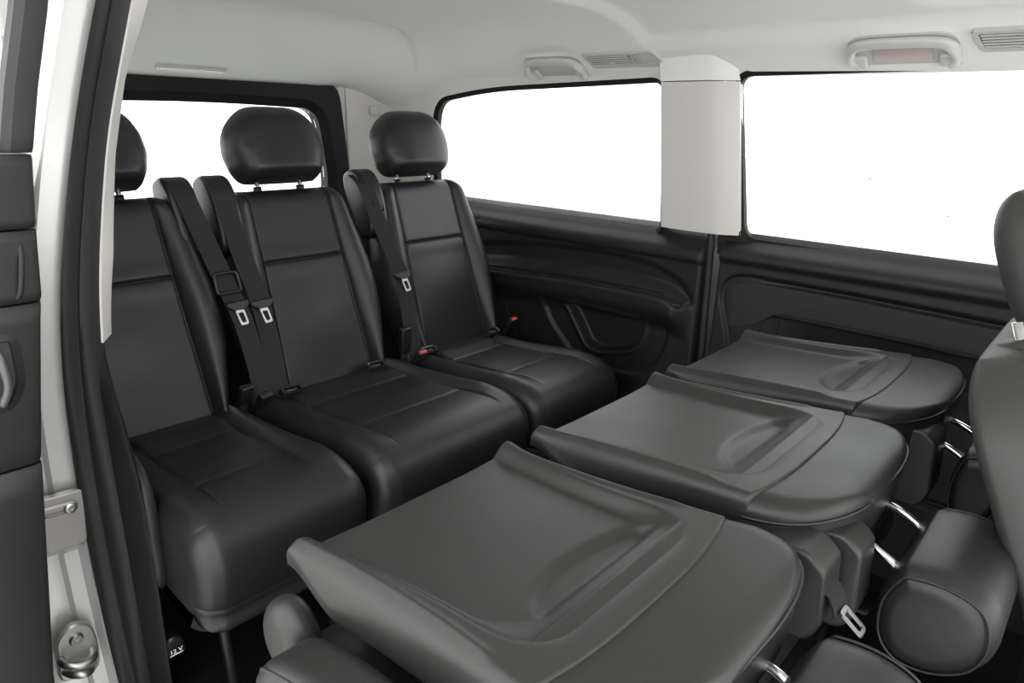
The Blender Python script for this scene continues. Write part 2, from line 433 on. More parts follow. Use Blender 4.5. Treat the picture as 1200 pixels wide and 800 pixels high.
# far sliding door panel
def farpanel():
    xs = np.concatenate([np.linspace(1.160, 1.30, 50), np.linspace(1.304, 2.6, 190)]); zs = np.linspace(0, .878, 200); X, Z = np.meshgrid(xs, zs, indexing='ij'); h = np.zeros_like(X)
    h -= .055*np.clip((Z-.818)/.06, 0, 1)**1.4
    h += .010*smooth01((Z-.79)/.02)*(1-smooth01((Z-.828)/.03))
    D = round_poly([(1.190, .690), (1.205, .750), (1.26, .764), (1.56, .762), (2.55, .735), (2.55, .25), (1.30, .25), (1.225, .58)], [.04, .03, .04, .3, .05, .05, .05, .05])
    d = sd_poly(X, Z, D); h -= .008*smooth01(-d/.006); h += groove(d, .008, .004)
    h += -.014*np.exp(-((d+.008)/.006)**2)*smooth01((X-1.28)/.15)
    # long map pocket
    zp = np.interp(X, [1.30, 1.6, 2.6], [.660, .662, .64])
    pk = smooth01((zp-Z)/.008)*smooth01((X-1.31)/.05)*smooth01((Z-.40)/.1)
    h -= .050*pk
    h -= .045*smooth01((1.178-X)/.018)
    return np.stack([X, 1.578-h, Z], -1).reshape(-1, 3), gridf(len(xs), len(zs))
V, F = farpanel(); d1 = struct(mesh_obj('door_1', V, F, M['plastic']), 'black inner panel of the closed far sliding door with a long map pocket', 'door')
# the vinyl insert field and sill read a touch lighter: separate upper insert of the door panel
def insert_strip():
    xs = np.linspace(1.225, 2.5, 60); V = []; 
    for x in xs:
        zt = np.interp(x, [1.225, 1.26, 1.56, 2.55], [.735, .752, .750, .722]); zb = np.interp(x, [1.225, 1.30, 1.36, 1.6, 2.6], [.60, .62, .670, .672, .65])
        V += [(x, 1.590, zt), (x, 1.583, zt-.004), (x, 1.583, zb+.004), (x, 1.590, zb)]
    return np.array(V), gridf(len(xs), 4)
V, F = insert_strip(); o = mesh_obj('vinyl_insert', V, F, M['plastic_insert'], d1, sharp=.6); o['label'] = 'charcoal vinyl insert strip above the map pocket'
# rubber seam between quarter panel and sliding door
path = [(1.150, 1.588, .02), (1.152, 1.586, .3), (1.146, 1.584, .6), (1.140, 1.586, .80), (1.134, 1.59, .875)]
V, F = tube(spline(path, 20), .011, 8); struct(mesh_obj('trim_4', V, F, M['rubber']), 'black rubber seam between quarter panel and sliding door', 'trim')
# body skin outside the far wall
V, F = bm_box(3.4, .02, 1.38, .002, 1, (1.3, 1.70, .18)); struct(mesh_obj('wall_left_body', V, F, M['paint'], smooth=False), 'silver body skin outside the far lower panels', 'wall')

# --- rear: tailgate with window
R3o = round_poly([(-.02, -.02), (-.02, 1.30), (.80, 1.32), (1.318, 1.295), (1.352, .95), (1.36, -.02)], [.01, .05, .3, .075, .2, .01], 8)
R3i = round_poly([(.10, .86), (.10, 1.19), (.80, 1.208), (1.235, 1.195), (1.268, .95), (1.262, .86)], [.05, .05, .3, .07, .2, .05], 8)
def rear3(a, b, c): return (-.35+c, a, b)
tg = struct(thing('door_2', 'black framed tailgate behind the back bench', 'door', (-.37, .67, 0)))
def rel(V, o): return np.array(V)-np.array(o.location)
a = ring(R3o, offset_poly(R3i, .03), rear3, .02, .012); b = ring(offset_poly(R3i, .03), R3i, rear3, .012, -.01); c = ring(R3o, R3o, rear3, .02, -.06); d = ring(R3i, R3i, rear3, -.01, -.06)
V, F = join(a, b, c, d); mesh_obj('tailgate_frame', rel(V, tg), F, M['gloss_black'], tg, sharp=.5)
w3 = struct(thing('window_3', 'rear window in the tailgate behind the headrests', 'window', (-.38, .67, 1.03)))
V, F = plate(R3i, .004, lambda a, b, c: (-.385+c, a, b), .0005); mesh_obj('pane', rel(V, w3), F, M['glass'], w3, smooth=False)
# pale corner posts between tailgate and side windows
def dpillar():
    zs = np.linspace(.80, 1.38, 16); loops = []
    for z in zs:
        k = (z-.8)/.5; y = yside(z)
        pr = [(-.42, 1.352), (-.335, 1.352), (-.330, 1.358), (-.322, 1.50-.01*k), (-.30, 1.545-.012*k), (-.24, y-.018), (-.115+.05*max(0, k-.55), y-.013), (-.11+.05*max(0, k-.55), y+.01), (-.42, y+.02)]
        loops.append(np.array([(a, b, z) for a, b in pr]))
    return loft(loops)
V, F = dpillar(); struct(mesh_obj('trim_5', V, F, M['light_trim'], sharp=math.radians(45)), 'pale grey corner post beside the tailgate', 'trim')
V, F = bm_box(.02, .16, .40, .002, 1, (-.352, 1.405, 1.17)); struct(mesh_obj('trim_11', V, F, M['light_trim'], smooth=False), 'pale filler behind the tailgate frame corner', 'trim')
V, F = bm_box(.06, .30, .82, .004, 1, (-.36, 1.50, .40)); struct(mesh_obj('trim_6', V, F, M['plastic'], smooth=False), 'dark lower corner trim beside the tailgate', 'trim')
V, F = bm_box(.06, .08, 1.32, .004, 1, (-.36, -.05, .64)); struct(mesh_obj('wall_rear', V, F, M['light_trim'], smooth=False), 'near rear corner post', 'wall')

# --- near side: jamb of the open sliding door, body skin
JZ = [1.50, 1.42, 1.326, 1.281, 1.209, 1.082, .949, .807, .63, .442, .248, .058, -.10]
JX = [.915, .885, .858, .839, .812, .792, .785, .762, .712, .690, .690, .722, .76]
JY = [.150, .128, .103, .093, .077, .049, .020, .0, 0, 0, 0, 0, 0]
def jamb_at(z): return np.interp(z, JZ[::-1], JX[::-1]), np.interp(z, JZ[::-1], JY[::-1])
zz = np.linspace(-.08, 1.46, 60)
def smooth_arr(a, k=5):
    p = np.pad(a, k, mode='edge'); 
    p[:k] = 2*a[0]-a[1:k+1][::-1]; p[-k:] = 2*a[-1]-a[-k-1:-1][::-1]
    return np.convolve(p, np.ones(2*k+1)/(2*k+1), 'valid')
jx = smooth_arr(np.array([jamb_at(z)[0] for z in zz])); jy = smooth_arr(np.array([jamb_at(z)[1] for z in zz]))
# rubber seal: two soft lips
rx = smooth_arr(np.interp(zz, [.06, .287, .474, .635, .787, .941, 1.079, 1.225, 1.335], [.745, .755, .755, .745, .757, .772, .757, .774, .836]))
ex = np.interp(zz, [.0, .25, .5, .7, .8, 1.4], [.070, .066, .060, .046, .012, .0])   # dark inner lip widens downwards
ss = smooth_arr(np.interp(zz, [.0, .787, 1.35], [.06, .060, .062]))
loops = []; loops2 = []
for z, x, y, x2 in zip(zz, jx, jy, rx):
    def P(t, bulge):   # between seal outer (x,y) and inner (x2,y+.062)
        px, py = x+(x2-x)*t, y+.060*t; nx, ny = .74, -.67
        return (px+nx*bulge, py+ny*bulge, z)
    sec = [P(0, -.012), P(0, .002), P(.06, .009), P(.18, .014), P(.32, .012), P(.40, .004), P(.46, .004), P(.56, .012), P(.72, .016), P(.88, .012), P(.97, .003), P(1.0, -.012)]
    loops.append(np.array(sec))
V, F = loft(loops); struct(mesh_obj('trim_7', V, F, M['rubber'], sharp=math.radians(60)), 'thick black rubber seal down the edge of the open door opening', 'trim')
# pale strip behind the seal (upper) and black trim behind the seal (lower)
loops = []
for z in np.linspace(.785, 1.44, 40):
    x2 = np.interp(z, zz, rx); y2 = np.interp(z, zz, jy)+.060
    x3 = np.interp(z, [.769, .931, 1.103, 1.228, 1.293, 1.343], [.712, .740, .722, .738, .780, .806]); 
    e = smooth01((z-.783)/.02)
    w = .031
    sec = [(x2-.004, y2-.004), (x2+.001, y2+.003), (x3+.004, y2+w-.004), (x3-.002, y2+w), (x3-.03, y2+w), (x3-.05, y2-.004)]
    loops.append(np.array([(a, b, z) for a, b in sec]))
V, F = loft(loops); struct(mesh_obj('trim_8', V, F, M['light_trim'], sharp=math.radians(50)), 'narrow pale trim strip behind the door seal', 'trim')
loops = []
for z in np.linspace(-.02, .800, 44):
    x2 = np.interp(z, zz, rx); y2 = np.interp(z, zz, jy)+.055
    xo = np.interp(z, [.0, .075, .287, .474, .635, .72, .79], [.815, .813, .822, .822, .800, .775, .752])
    w = .012+.010*smooth01((.75-z)/.3)
    sec = [(x2-.01, y2-.012), (x2+.004, y2-.006), (xo-.012, y2+w-.014), (xo-.004, y2+w-.006), (xo-.012, y2+w), (xo-.10, y2+w+.004), (x2-.10, y2-.012)]
    loops.append(np.array([(a, b, z) for a, b in sec]))
V, F = loft(loops); struct(mesh_obj('trim_9', V, F, M['plastic'], sharp=math.radians(50)), 'black plastic trim behind the lower door seal', 'trim')

# silver jamb face looking forward, from the seal outwards, with a step
loops = []
for z in np.linspace(-.10, 1.46, 60):
    x = np.interp(z, zz, jx); y = np.interp(z, zz, jy)
    k = smooth01((.380-z)/.015)    # recess below the upper plate
    xs_ = x-.012-.022*k
    o_ = 1-.62*float(smooth01((z-1.02)/.15))
    sec = [(x-.09, y+.03), (x-.015, y+.012), (x-.013, y-.002), (xs_-.002, y-.010), (xs_-.004, y-.034), (xs_-.012, y-.042*(.5+.5*o_)), (xs_-.014, y-.10*o_), (xs_-.03, y-.125*o_), (xs_-.10, y-.13*o_)]
    loops.append(np.array([(a, b, z) for a, b in sec]))
V, F = loft(loops); struct(mesh_obj('trim_10', V, F, M['paint'], sharp=math.radians(35)), 'silver painted body pillar between the seal and the open door', 'trim')
# near side wall behind the pillar: lower trim, glazed opening, body skin
V, F = bm_box(.98, .03, .86, .01, 2, (.14, -.03, .43)); struct(mesh_obj('wall_right', V, F, M['plastic'], smooth=False), 'black near side trim beside the left bench seat', 'wall')
V, F = bm_box(.98, .04, .10, .004, 1, (.14, .035, 1.33)); struct(mesh_obj('wall_right_top', V, F, M['light_trim'], smooth=False), 'pale rail above the near quarter window', 'wall')
V, F = bm_box(1.02, .02, .96, .004, 1, (.15, -.09, .30)); struct(mesh_obj('wall_right_body', V, F, M['paint'], smooth=False), 'silver body skin behind the open sliding door', 'wall')
w4 = struct(thing('window_4', 'near quarter window hidden behind the door pillar', 'window', (.14, .0, 1.07)))
mesh_obj('pane', *bm_box(.96, .004, .44, 0, 1), M['glass'], w4, smooth=False)

# open sliding door, pushed back along the body: its leading edge faces the camera
dz = [1.36, 1.312, 1.2, 1.115, 1.012, .915, .89, .664, .285, 0, -.3]
dyi = [.033, .027, -.004, -.024, -.036, -.045, -.050, -.086, -.131, -.145, -.14]
def door_y(z): return float(np.interp(z, dz[::-1], dyi[::-1]))
sd = struct(thing('door_3', 'open near sliding door at the left edge, dark inner trim in stacked panels', 'door', (.5, -.12, 0)))
def door_piece(name, z0, z1, thick, mat, x1=.92, n=12, gap=.0015, x0=.05, lip=.008, yoff=0.):
    loops = []
    for z in np.concatenate([[z0+gap, z0+gap+.002], np.linspace(z0+gap+.006, z1-gap-.006, n), [z1-gap-.002, z1-gap]]):
        e = .004*max(0, 1-min(z-z0-gap, z1-gap-z)/.006); y = door_y(z)+yoff; th = thick(z) if callable(thick) else thick
        xx = x1-e
        sec = [(x0, y), (xx-lip, y), (xx-lip*.3, y-lip*.3), (xx, y-lip), (xx, y-th+.01), (xx-.01, y-th), (x0, y-th)]
        loops.append(np.array([(a, b, z) for a, b in sec]))
    V, F = loft(loops); return mesh_obj(name, rel(V, sd), F, mat, sd, sharp=math.radians(40))
o = door_piece('window_frame', 1.115, 1.42, .038, M['rubber'], n=16, x0=.880); o['label'] = 'black upper frame of the open door'
V, F = bm_box(.82, .004, .34, 0, 1, (.47, -.025, 1.27)); mesh_obj('door_glass', rel(V, sd), F, M['glass'], sd, smooth=False)
door_piece('upper_panel', 1.014, 1.115, .11, M['plastic'], lip=.012)
door_piece('middle_panel', .911, 1.014, .12, M['plastic'], lip=.012)
door_piece('handle_panel', .668, .911, .12, M['plastic'], lip=.014)
door_piece('lower_panel', -.28, .668, .10, M['plastic'], lip=.010, n=24)
# scooped grip ridge on the middle panel, and the recessed chrome pull
V, F = tube(spline([(.916, -.060, .995), (.922, -.064, .97), (.922, -.072, .93), (.914, -.078, .918)], 16), [.004]*16, 8); mesh_obj('grip_ridge', rel(V, sd), F, M['plastic'], sd)
bez = round_poly([(-.085, .875), (-.085, .80), (-.105, .76), (-.17, .76), (-.17, .875)], .02)
V, F = join(ring(bez, offset_poly(bez, -.010), lambda a, b, c: (.921+c, a, b), .0, .005), ring(offset_poly(bez, -.010), offset_poly(bez, -.013), lambda a, b, c: (.921+c, a, b), .005, .0)); o = mesh_obj('handle_bezel', rel(V, sd), F, M['plastic'], sd)
V, F = plate(offset_poly(bez, -.011), .002, lambda a, b, c: (.9218+c, a, b), .0005); o = mesh_obj('handle_recess', rel(V, sd), F, M['dark_slot'], sd)
V, F = tube(spline([(.924, -.118, .862), (.930, -.112, .835), (.930, -.110, .80), (.924, -.120, .772)], 16), .006, 10); o = mesh_obj('door_pull', rel(V, sd), F, M['pull'], sd); o['label'] = 'grey door pull in its recess'

V, F = join(bm_box(.86, .030, .030, .006, 2, (.46, .040, 1.435)), bm_box(.035, .030, .33, .006, 2, (.055, .0, 1.27))); mesh_obj('rear_frame', rel(V, sd), F, M['rubber'], sd, sharp=.6)
# painted rail above the door opening and roof skin
V, F = bm_box(3.3, .11, .085, .02, 3, (1.32, .105, 1.458)); struct(mesh_obj('trim_12', V, F, M['paint'], sharp=.6), 'silver roof rail above the door opening', 'trim')
V, F = bm_box(3.4, 1.56, .02, .005, 1, (1.32, .85, 1.502)); struct(mesh_obj('roof', V, F, M['paint'], smooth=False), 'silver roof skin', 'roof')
# steel fittings on the silver pillar
def jface(z): return float(np.interp(z, zz, jx)), float(np.interp(z, zz, jy))
lp = thing('latch_plate', 'flat silver steel latch plate with one bolt on the pillar', 'plate', (.70, -.05, .46))
def plate_x(poly, depth, x, tilt=0.): return plate(poly, depth, lambda a, b, c: (x+c+tilt*(b-.46), a, b), .0025)
pl = round_poly([(.006, .502), (-.10, .508), (-.11, .392), (-.002, .386)], [.004, .01, .01, .012])
V, F = plate_x(pl, .016, .712, .10); mesh_obj('plate', rel(V, lp), F, M['zinc'], lp, sharp=.6)
slot = round_poly([(-.008, .486), (-.073, .491), (-.073, .468), (-.008, .463)], .011)
V, F = ring(slot, offset_poly(slot, -.004), lambda a, b, c: (.7135+c+.10*(b-.46), a, b), 0, .004); V2, F2 = ring(offset_poly(slot, -.004), offset_poly(slot, -.006), lambda a, b, c: (.7135+c+.10*(b-.46), a, b), .004, .0005)
V, F = join((V, F), (V2, F2)); mesh_obj('slot_rim', rel(V, lp), F, M['zinc'], lp)
def lathe_x(prof, c, n=20):
    loops = [np.array([(c[0]+px, c[1]+r*math.cos(t), c[2]+r*math.sin(t)) for t in np.linspace(0, 2*math.pi, n, endpoint=False)]) for px, r in prof]
    return loft(loops)
V, F = lathe_x([(0, .0105), (.004, .0105), (.006, .008), (.0065, .0055), (.004, .005), (.004, .001)], (.716, -.022, .4745)); mesh_obj('bolt', rel(V, lp), F, M['steel'], lp, sharp=.6)
st = thing('door_striker', 'cast steel door striker with a bolt at the foot of the silver pillar', 'striker', (.70, -.06, .155))
pb = round_poly([(-.022, .205), (-.052, .222), (-.085, .20), (-.092, .10), (-.022, .09), (-.015, .15)], .022)
V, F = plate(pb, .014, lambda a, b, c: (.700+c, a, b), .004); mesh_obj('base', rel(V, st), F, M['zinc'], st, sharp=.6)
V, F = lathe_x([(0, .013), (.004, .013), (.008, .010), (.008, .006), (.005, .005), (.005, .001)], (.700, -.052, .187)); mesh_obj('bolt', rel(V, st), F, M['steel'], st, sharp=.6)
V, F = join(tube(spline([(.700, -.083, .155), (.722, -.080, .157), (.732, -.060, .150), (.728, -.036, .148), (.700, -.028, .146)], 20), .008, 10), tube(spline([(.700, -.078, .125), (.722, -.070, .128), (.728, -.050, .122), (.700, -.034, .112)], 16), .009, 10)); mesh_obj('striker_loop', rel(V, st), F, M['steel'], st)

# ------------------------------------------------------------------ CEILING FITTINGS
def frame_on_ceiling(x, y):
    e = 1e-3; t = Vector((0, 1, float(ceil_z(y+e)-ceil_z(y-e))/(2*e))).normalized(); xax = Vector((1, 0, 0)); n = xax.cross(t)   # n up
    return Vector((x, y, float(ceil_z(y)))), xax, t, -n
def on_ceiling(x, y):
    o, a, b, c = frame_on_ceiling(x, y)
    def f(p): return np.array(p)@np.array([a, b, c])     # local (along x, towards wall, down into cabin)
    return o, f
def grab_handle(x, label, lens):
    y = 1.512 if x < 1 else 1.503; o, f_ = on_ceiling(x, y); f = lambda p: f_(np.array(p)*.88)
    t = thing('grab_handle', label, 'handle', o, 'ceiling grab handles')
    # recessed dark rim plate, base cover, bow
    rim = round_poly([(-.132, -.054), (.132, -.054), (.130, .054), (-.130, .054)], [.08, .08, .02, .02])
    V, F = plate(rim, .012, lambda a, b, c: (a, b, c+.003), .002); mesh_obj('mounting_plate', f(V), F, M['vent_grey'], t, sharp=.6)
    path = [(-.104, .050, .004), (-.120, .026, .010), (-.120, -.008, .015), (-.100, -.036, .019), (-.050, -.047, .021), (.0, -.048, .022), (.050, -.047, .021), (.100, -.036, .019), (.120, -.008, .015), (.120, .026, .010), (.104, .050, .004)]
    sec = [(.013*math.copysign(abs(math.cos(a))**.7, math.cos(a)), .009*math.copysign(abs(math.sin(a))**.7, math.sin(a))) for a in np.linspace(0, 2*math.pi, 14, endpoint=False)]
    V, F = sweep_section([tuple(p) for p in spline(path, 44)], sec, (0, 1, .25), scale=[1.25-.25*min(1, 3*min(i, 43-i)/43) for i in range(44)]); mesh_obj('grip', f(V), F, M['handle_grey'], t)
    for s in (-1, 1):
        V, F = bm_box(.044, .044, .016, .007, 3, (s*.106, .034, .008)); mesh_obj('end_cap', f(V), F, M['handle_grey'], t)
    if lens:
        V, F = bm_box(.140, .055, .008, .003, 2, (.0, .010, .003)); q = mesh_obj('reading_lens', f(V), F, M['lens'], t); q['label'] = 'pinkish clear strip behind the grip'
    return t
M['lens'] = material('pinkish_lens', (.46, .37, .35), .3)
grab_handle(.578, 'pale grey ceiling grab handle above the rear quarter window', False)
grab_handle(1.580, 'pale grey ceiling grab handle with pinkish strip, above the sliding door window', True)
def air_vent(x, y, label, sx=.28):
    o, f = on_ceiling(x, y); t = thing('air_vent', label, 'vent', o, 'ceiling air vents')
    o2 = round_poly([(-sx/2, -.038), (sx/2-.03, -.038), (sx/2, .030), (-sx/2+.02, .030)], [.012, .012, .008, .012])
    i2 = offset_poly(o2, -.012)
    g = lambda a, b, c: (a, b, c)
    V, F = join(ring(o2, offset_poly(o2, -.003), g, -.006, .006), ring(offset_poly(o2, -.003), i2, g, .006, .005), ring(i2, i2, g, .005, .001)); mesh_obj('frame', f(V), F, M['vent_grey'], t, sharp=.6)
    V, F = plate(offset_poly(i2, .001), .003, lambda a, b, c: (a, b, c+.0012), .0005); mesh_obj('back_plate', f(V), F, M['vent_grey'], t, sharp=.6)
    wl = sx*.52; x0 = -sx/2+.02
    V, F = bm_box(wl, .040, .002, .0005, 1, (x0+wl/2, -.005, .0030)); mesh_obj('louvre_opening', f(V), F, M['dark_slot'], t, smooth=False)
    for k in range(5):
        V, F = bm_box(wl, .0046, .003, .0006, 1, (x0+wl/2+.002*k, -.022+.0085*k, .0052)); mesh_obj('louvre', f(V), F, M['vent_grey'], t, smooth=False)
    V, F = bm_box(.016, .006, .004, .0015, 2, (x0+wl*.55, .008, .007)); mesh_obj('slider', f(V), F, M['vent_grey'], t)
    for k in range(3):
        V, F = bm_box(.004, .034, .003, .001, 1, (x0+wl+.010+.009*k, -.003, .0045)); mesh_obj('ridge', f(V), F, M['vent_grey'], t, smooth=False)
    return t
air_vent(.846, 1.500, 'slatted air vent in the headliner between the first grab handle and the pillar')
air_vent(1.870, 1.492, 'slatted air vent at the right edge, past the second grab handle', .32)
# slim trim at the rear roof edge, its bright reflection painted in white
cl = thing('roof_edge_strip', 'slim trim strip in the headliner above the tailgate, reflection painted white', 'lamp', (-.25, .72, 1.297))
mesh_obj('lens', *bm_box(.035, .20, .012, .005, 3), M['trim_reflection'], cl); mesh_obj('strip_rim', *bm_box(.05, .22, .008, .003, 2, (0, 0, .006)), M['vent_grey'], cl)  # no lamp here: trim strip coloured white for its reflection
# little square cover high on the rear corner post
ck = thing('hook_cover', 'small rounded pale cover high on the corner post beside the tailgate', 'cover', (-.318, 1.475, 1.195))
cov = round_poly([(-.022, -.017), (.022, -.017), (.022, .017), (-.022, .017)], .006)
V, F = plate(cov, .012, lambda a, b, c: (c+.004, a, b), .002); mesh_obj('cover_plate', V, F, M['light_trim'], ck, sharp=.6)
V, F = plate(offset_poly(cov, .0025), .010, lambda a, b, c: (c+.001, a, b), .0005); mesh_obj('cover_gap', V, F, M['vent_grey'], ck, sharp=.6)

# ------------------------------------------------------------------ REAR BENCH SEATS
REC = math.radians(18.343); SR, CR = math.sin(REC), math.cos(REC); XJ, ZJ = .40, .429
def back3(yc):
    def f(s, t, n): return (XJ-t*SR+n*CR, yc+s, ZJ+t*CR+n*SR)
    return f
BT = .578
def W_back(t):
    w = np.interp(t, [-.09, 0, .08, .17, .25, .33, .42, .48, .53], [.170, .182, .205, .228, .236, .232, .216, .203, .196])
    k = np.clip((t-.50)/(BT-.50), 0, 1)
    return w*(1-.26*k**2.6)
def seam_back(t): return np.interp(t, [-.09, 0, .366, BT], [.140, .143, .129, .125])
TS = .366
def backrest_front(S, T):
    W = W_back(T); sm = seam_back(T); a = np.abs(S); u = np.clip((a-sm)/np.maximum(W-sm, .01), 0, 1); hb = .034*np.clip(.35+.65*np.clip((BT-T)/.30, 0, 1), 0, 1)
    nb = np.where(u < .45, hb*np.sin(math.pi*np.clip(u/.45, 0, 1)/2), hb-(hb+.055)*(1-circ((u-.45)/.55)))
    pan = -.006*(1-(a/sm)**2)*np.where(T < TS, 1, .6)
    n = np.where(a <= sm, pan+.004, nb+.004)
    n += groove(a-sm, .007, .0035)
    n += np.where(a < sm, groove(T-TS, .008, .0032), 0)
    n += np.where(a < sm, .004*np.exp(-((T-TS+.02)/.02)**2)+.003*np.exp(-((T-TS-.018)/.015)**2), 0)
    n += np.where(a < sm-.004, .012*np.exp(-((T-.20)/.12)**2)*(1-(a/sm)**2), 0)
    return n
def make_backrest(yc, mat, parent, off):
    a1 = np.concatenate([np.linspace(0, .53, 14)[:-1], [.53, .555, .575, .585, .593, .6, .607, .615, .625, .645, .67, .70, .73, .76, .79, .82, .85, .88, .91, .935, .955, .97, .982, .991, .997, 1.0]])
    A = np.concatenate([-a1[::-1][:-1], a1]); T1 = cuts(-.07, BT, 44, [TS])
    T1 = np.unique(np.concatenate([T1, BT-.05*(1-np.cos(np.linspace(0, math.pi/2, 12))), -.07+.03*(1-np.cos(np.linspace(0, math.pi/2, 6)))]))
    AA, T = np.meshgrid(A, T1, indexing='ij'); W = W_back(T); sm = seam_back(T)
    S = np.sign(AA)*np.where(np.abs(AA) <= .6, np.abs(AA)/.6*sm, sm+(W-sm)*(np.abs(AA)-.6)/.4)
    n = backrest_front(S, T)
    top = circ(1-np.clip((BT-T)/.05, 0, 1)); bot = circ(1-np.clip((T+.07)/.03, 0, 1)); e = top*bot
    edge = -.050
    NF = edge+(n-edge)*e
    ub = np.clip((np.abs(AA)-.75)/.25, 0, 1)
    NB = edge-.055*circ(ub)*e
    V, F = solid_grid(S, T, NF, NB, back3(yc)); return mesh_obj('backrest', V-np.array(off), F, mat, parent)
def make_headrest(yc, mat, parent, off):
    t0, t1 = .594, .808
    T1 = t0+(t1-t0)*(1-np.cos(np.linspace(0, math.pi, 34)))/2; A = np.sin(np.linspace(-math.pi/2, math.pi/2, 44))
    AA, T = np.meshgrid(A, T1, indexing='ij'); v = (T-t0)/(t1-t0)
    W = np.interp(v, [0, .05, .2, .4, .6, .76, .88, .96, 1], [.108, .121, .139, .149, .144, .127, .104, .082, .062])
    S = AA*W
    ev = circ(np.clip((v-.60)/.40, 0, 1)**1.35)*circ(np.clip((.14-v)/.14, 0, 1)); es = (1-np.abs(AA)**4)**(1/2.2)
    e = ev*es
    NF = -.03+(.085+.006*np.cos(S*9))*e; NB = -.03-.060*e
    sm = np.abs(np.abs(S)-.104+.012*(v-.5))
    NF += groove(sm, .0030, .003)*e
    V, F = solid_grid(S, T, NF, NB, back3(yc)); h = mesh_obj('headrest', V-np.array(off), F, mat, parent)
    for s in (-.068, .068):
        f = back3(yc); a = np.array(f(s, .54, -.045)); b = np.array(f(s, .625, -.035)); V, F = tube([a, a*.5+b*.5, b], .0065, 10); mesh_obj('post', V-np.array(off), F, M['chrome'], h)
        V, F = tube([np.array(f(s, .565, -.045)), np.array(f(s, .588, -.041))], .012, 12); mesh_obj('post_collar', V-np.array(off), F, M['belt_plastic'], h)
    return h
# cushion: side profile (x,z) from the backrest to the front, swept across
CP = np.array([(.36, .27), (.36, .405), (.40, .432), (.46, .436), (.56, .440), (.66, .448), (.76, .460), (.84, .470), (.90, .470), (.945, .455), (.972, .425), (.982, .385), (.975, .330), (.958, .280), (.935, .232), (.70, .222), (.50, .25)])
def smooth_closed(P, n):
    P = np.array(P); N = len(P); out = []
    for u in np.linspace(0, N, n, endpoint=False):
        i = int(u); t = u-i; a, b, c, d = P[i-1], P[i % N], P[(i+1) % N], P[(i+2) % N]
        out.append(.5*((2*b)+(-a+c)*t+(2*a-5*b+4*c-d)*t*t+(-a+3*b-3*c+d)*t**3))
    return np.array(out)
CPs = smooth_closed(CP, 260)
def make_cushion(y0, y1, parent, off, front_dx=0.):
    hw = (y1-y0)/2; yc = (y0+y1)/2; sm = hw-.088
    ys = np.concatenate([y0+.055*(1-np.cos(np.linspace(0, math.pi/2, 12))), cuts(y0+.06, y1-.06, 30, [yc-sm, yc+sm]), y1-.055*(1-np.cos(np.linspace(math.pi/2, 0, 12)))])
    ys = np.unique(np.round(ys, 5)); P = CPs.copy(); P[:, 0] += front_dx*np.clip((P[:, 0]-.5)/.4, 0, 1)
    T = np.roll(P, -1, 0)-np.roll(P, 1, 0); T /= np.linalg.norm(T, axis=1)[:, None]; N = np.stack([T[:, 1], -T[:, 0]], 1)
    ctr = P.mean(0); 
    if np.sum((P-ctr)*N) < 0: N = -N
    top = np.clip((P[:, 1]-.36)/.06, 0, 1)*(P[:, 0] < 1.2)
    loops = []
    for y in ys:
        d = min(y-y0, y1-y); r = .055; e = 0 if d >= r else r-math.sqrt(max(0, r*r-(r-d)**2))
        a = abs(y-yc)
        disp = np.zeros(len(P))
        # bolsters and panel seams: two seams run front to back, one runs across at the knee
        u = np.clip((a-sm)/(hw-sm), 0, 1)
        fall = np.clip((.93-P[:, 0])/.12, 0, 1)
        disp += top*fall*(.016*np.sin(math.pi*min(1, u*1.25)*.5)*(1 if a > sm else 0))
        disp += top*np.clip((.93-P[:, 0])/.10, 0, 1)*groove(a-sm, .005, .0035)
        if a < sm+.002:
            disp += top*groove(P[:, 0]-.545, .0045, .0035)+top*groove(P[:, 0]-.775, .0045, .004)
            disp += top*.006*np.exp(-((P[:, 0]-.66)/.07)**2)+top*.012*np.exp(-((P[:, 0]-.475)/.05)**2)
        # seam along the front sides and across the skirt
        frontm = (P[:, 0] > .93)*1.
        disp += frontm*groove(a-(hw-.034), .0030, .0025)
        disp += (P[:, 0] > .85)*groove(P[:, 1]-.292, .005, .004)
        Q = P+N*(disp-e)[:, None]
        loops.append(np.stack([Q[:, 0], np.full(len(Q), y), Q[:, 1]], 1))
    V, F = loft(loops); return mesh_obj('cushion', V-np.array(off), F, M['leather'], parent)
def belt_tower(yc, s0, parent, off, w=.072):
    f = back3(yc)
    prof = smooth_closed([(-.060, .42), (-.078, .50), (-.086, .575), (-.074, .618), (-.030, .624), (.004, .606), (.024, .560), (.028, .50), (.014, .42), (-.03, .40)], 60)
    V, F = profile_sweep(prof, (s0-w/2, s0+w/2), .014); P = np.stack(f(V[:, 1], V[:, 2], V[:, 0]), -1)
    o = mesh_obj('belt_tower', P-np.array(off), F, M['belt_plastic'], parent)
    slot = round_poly([(-.023, .585), (.023, .585), (.023, .470), (-.023, .490)], .01)
    def g(a, b, c): 
        n = np.interp(b, [.47, .50, .56, .604, .62], [.024, .028, .022, .0, -.02]); return f(s0+a, b, n+c+.004)
    V, F = join(ring(slot, offset_poly(slot, -.004), g, -.006, .001), ring(offset_poly(slot, -.004), offset_poly(slot, -.006), g, .001, -.004)); mesh_obj('belt_guide', V-np.array(off), F, M['gloss_black'], o)
    return o
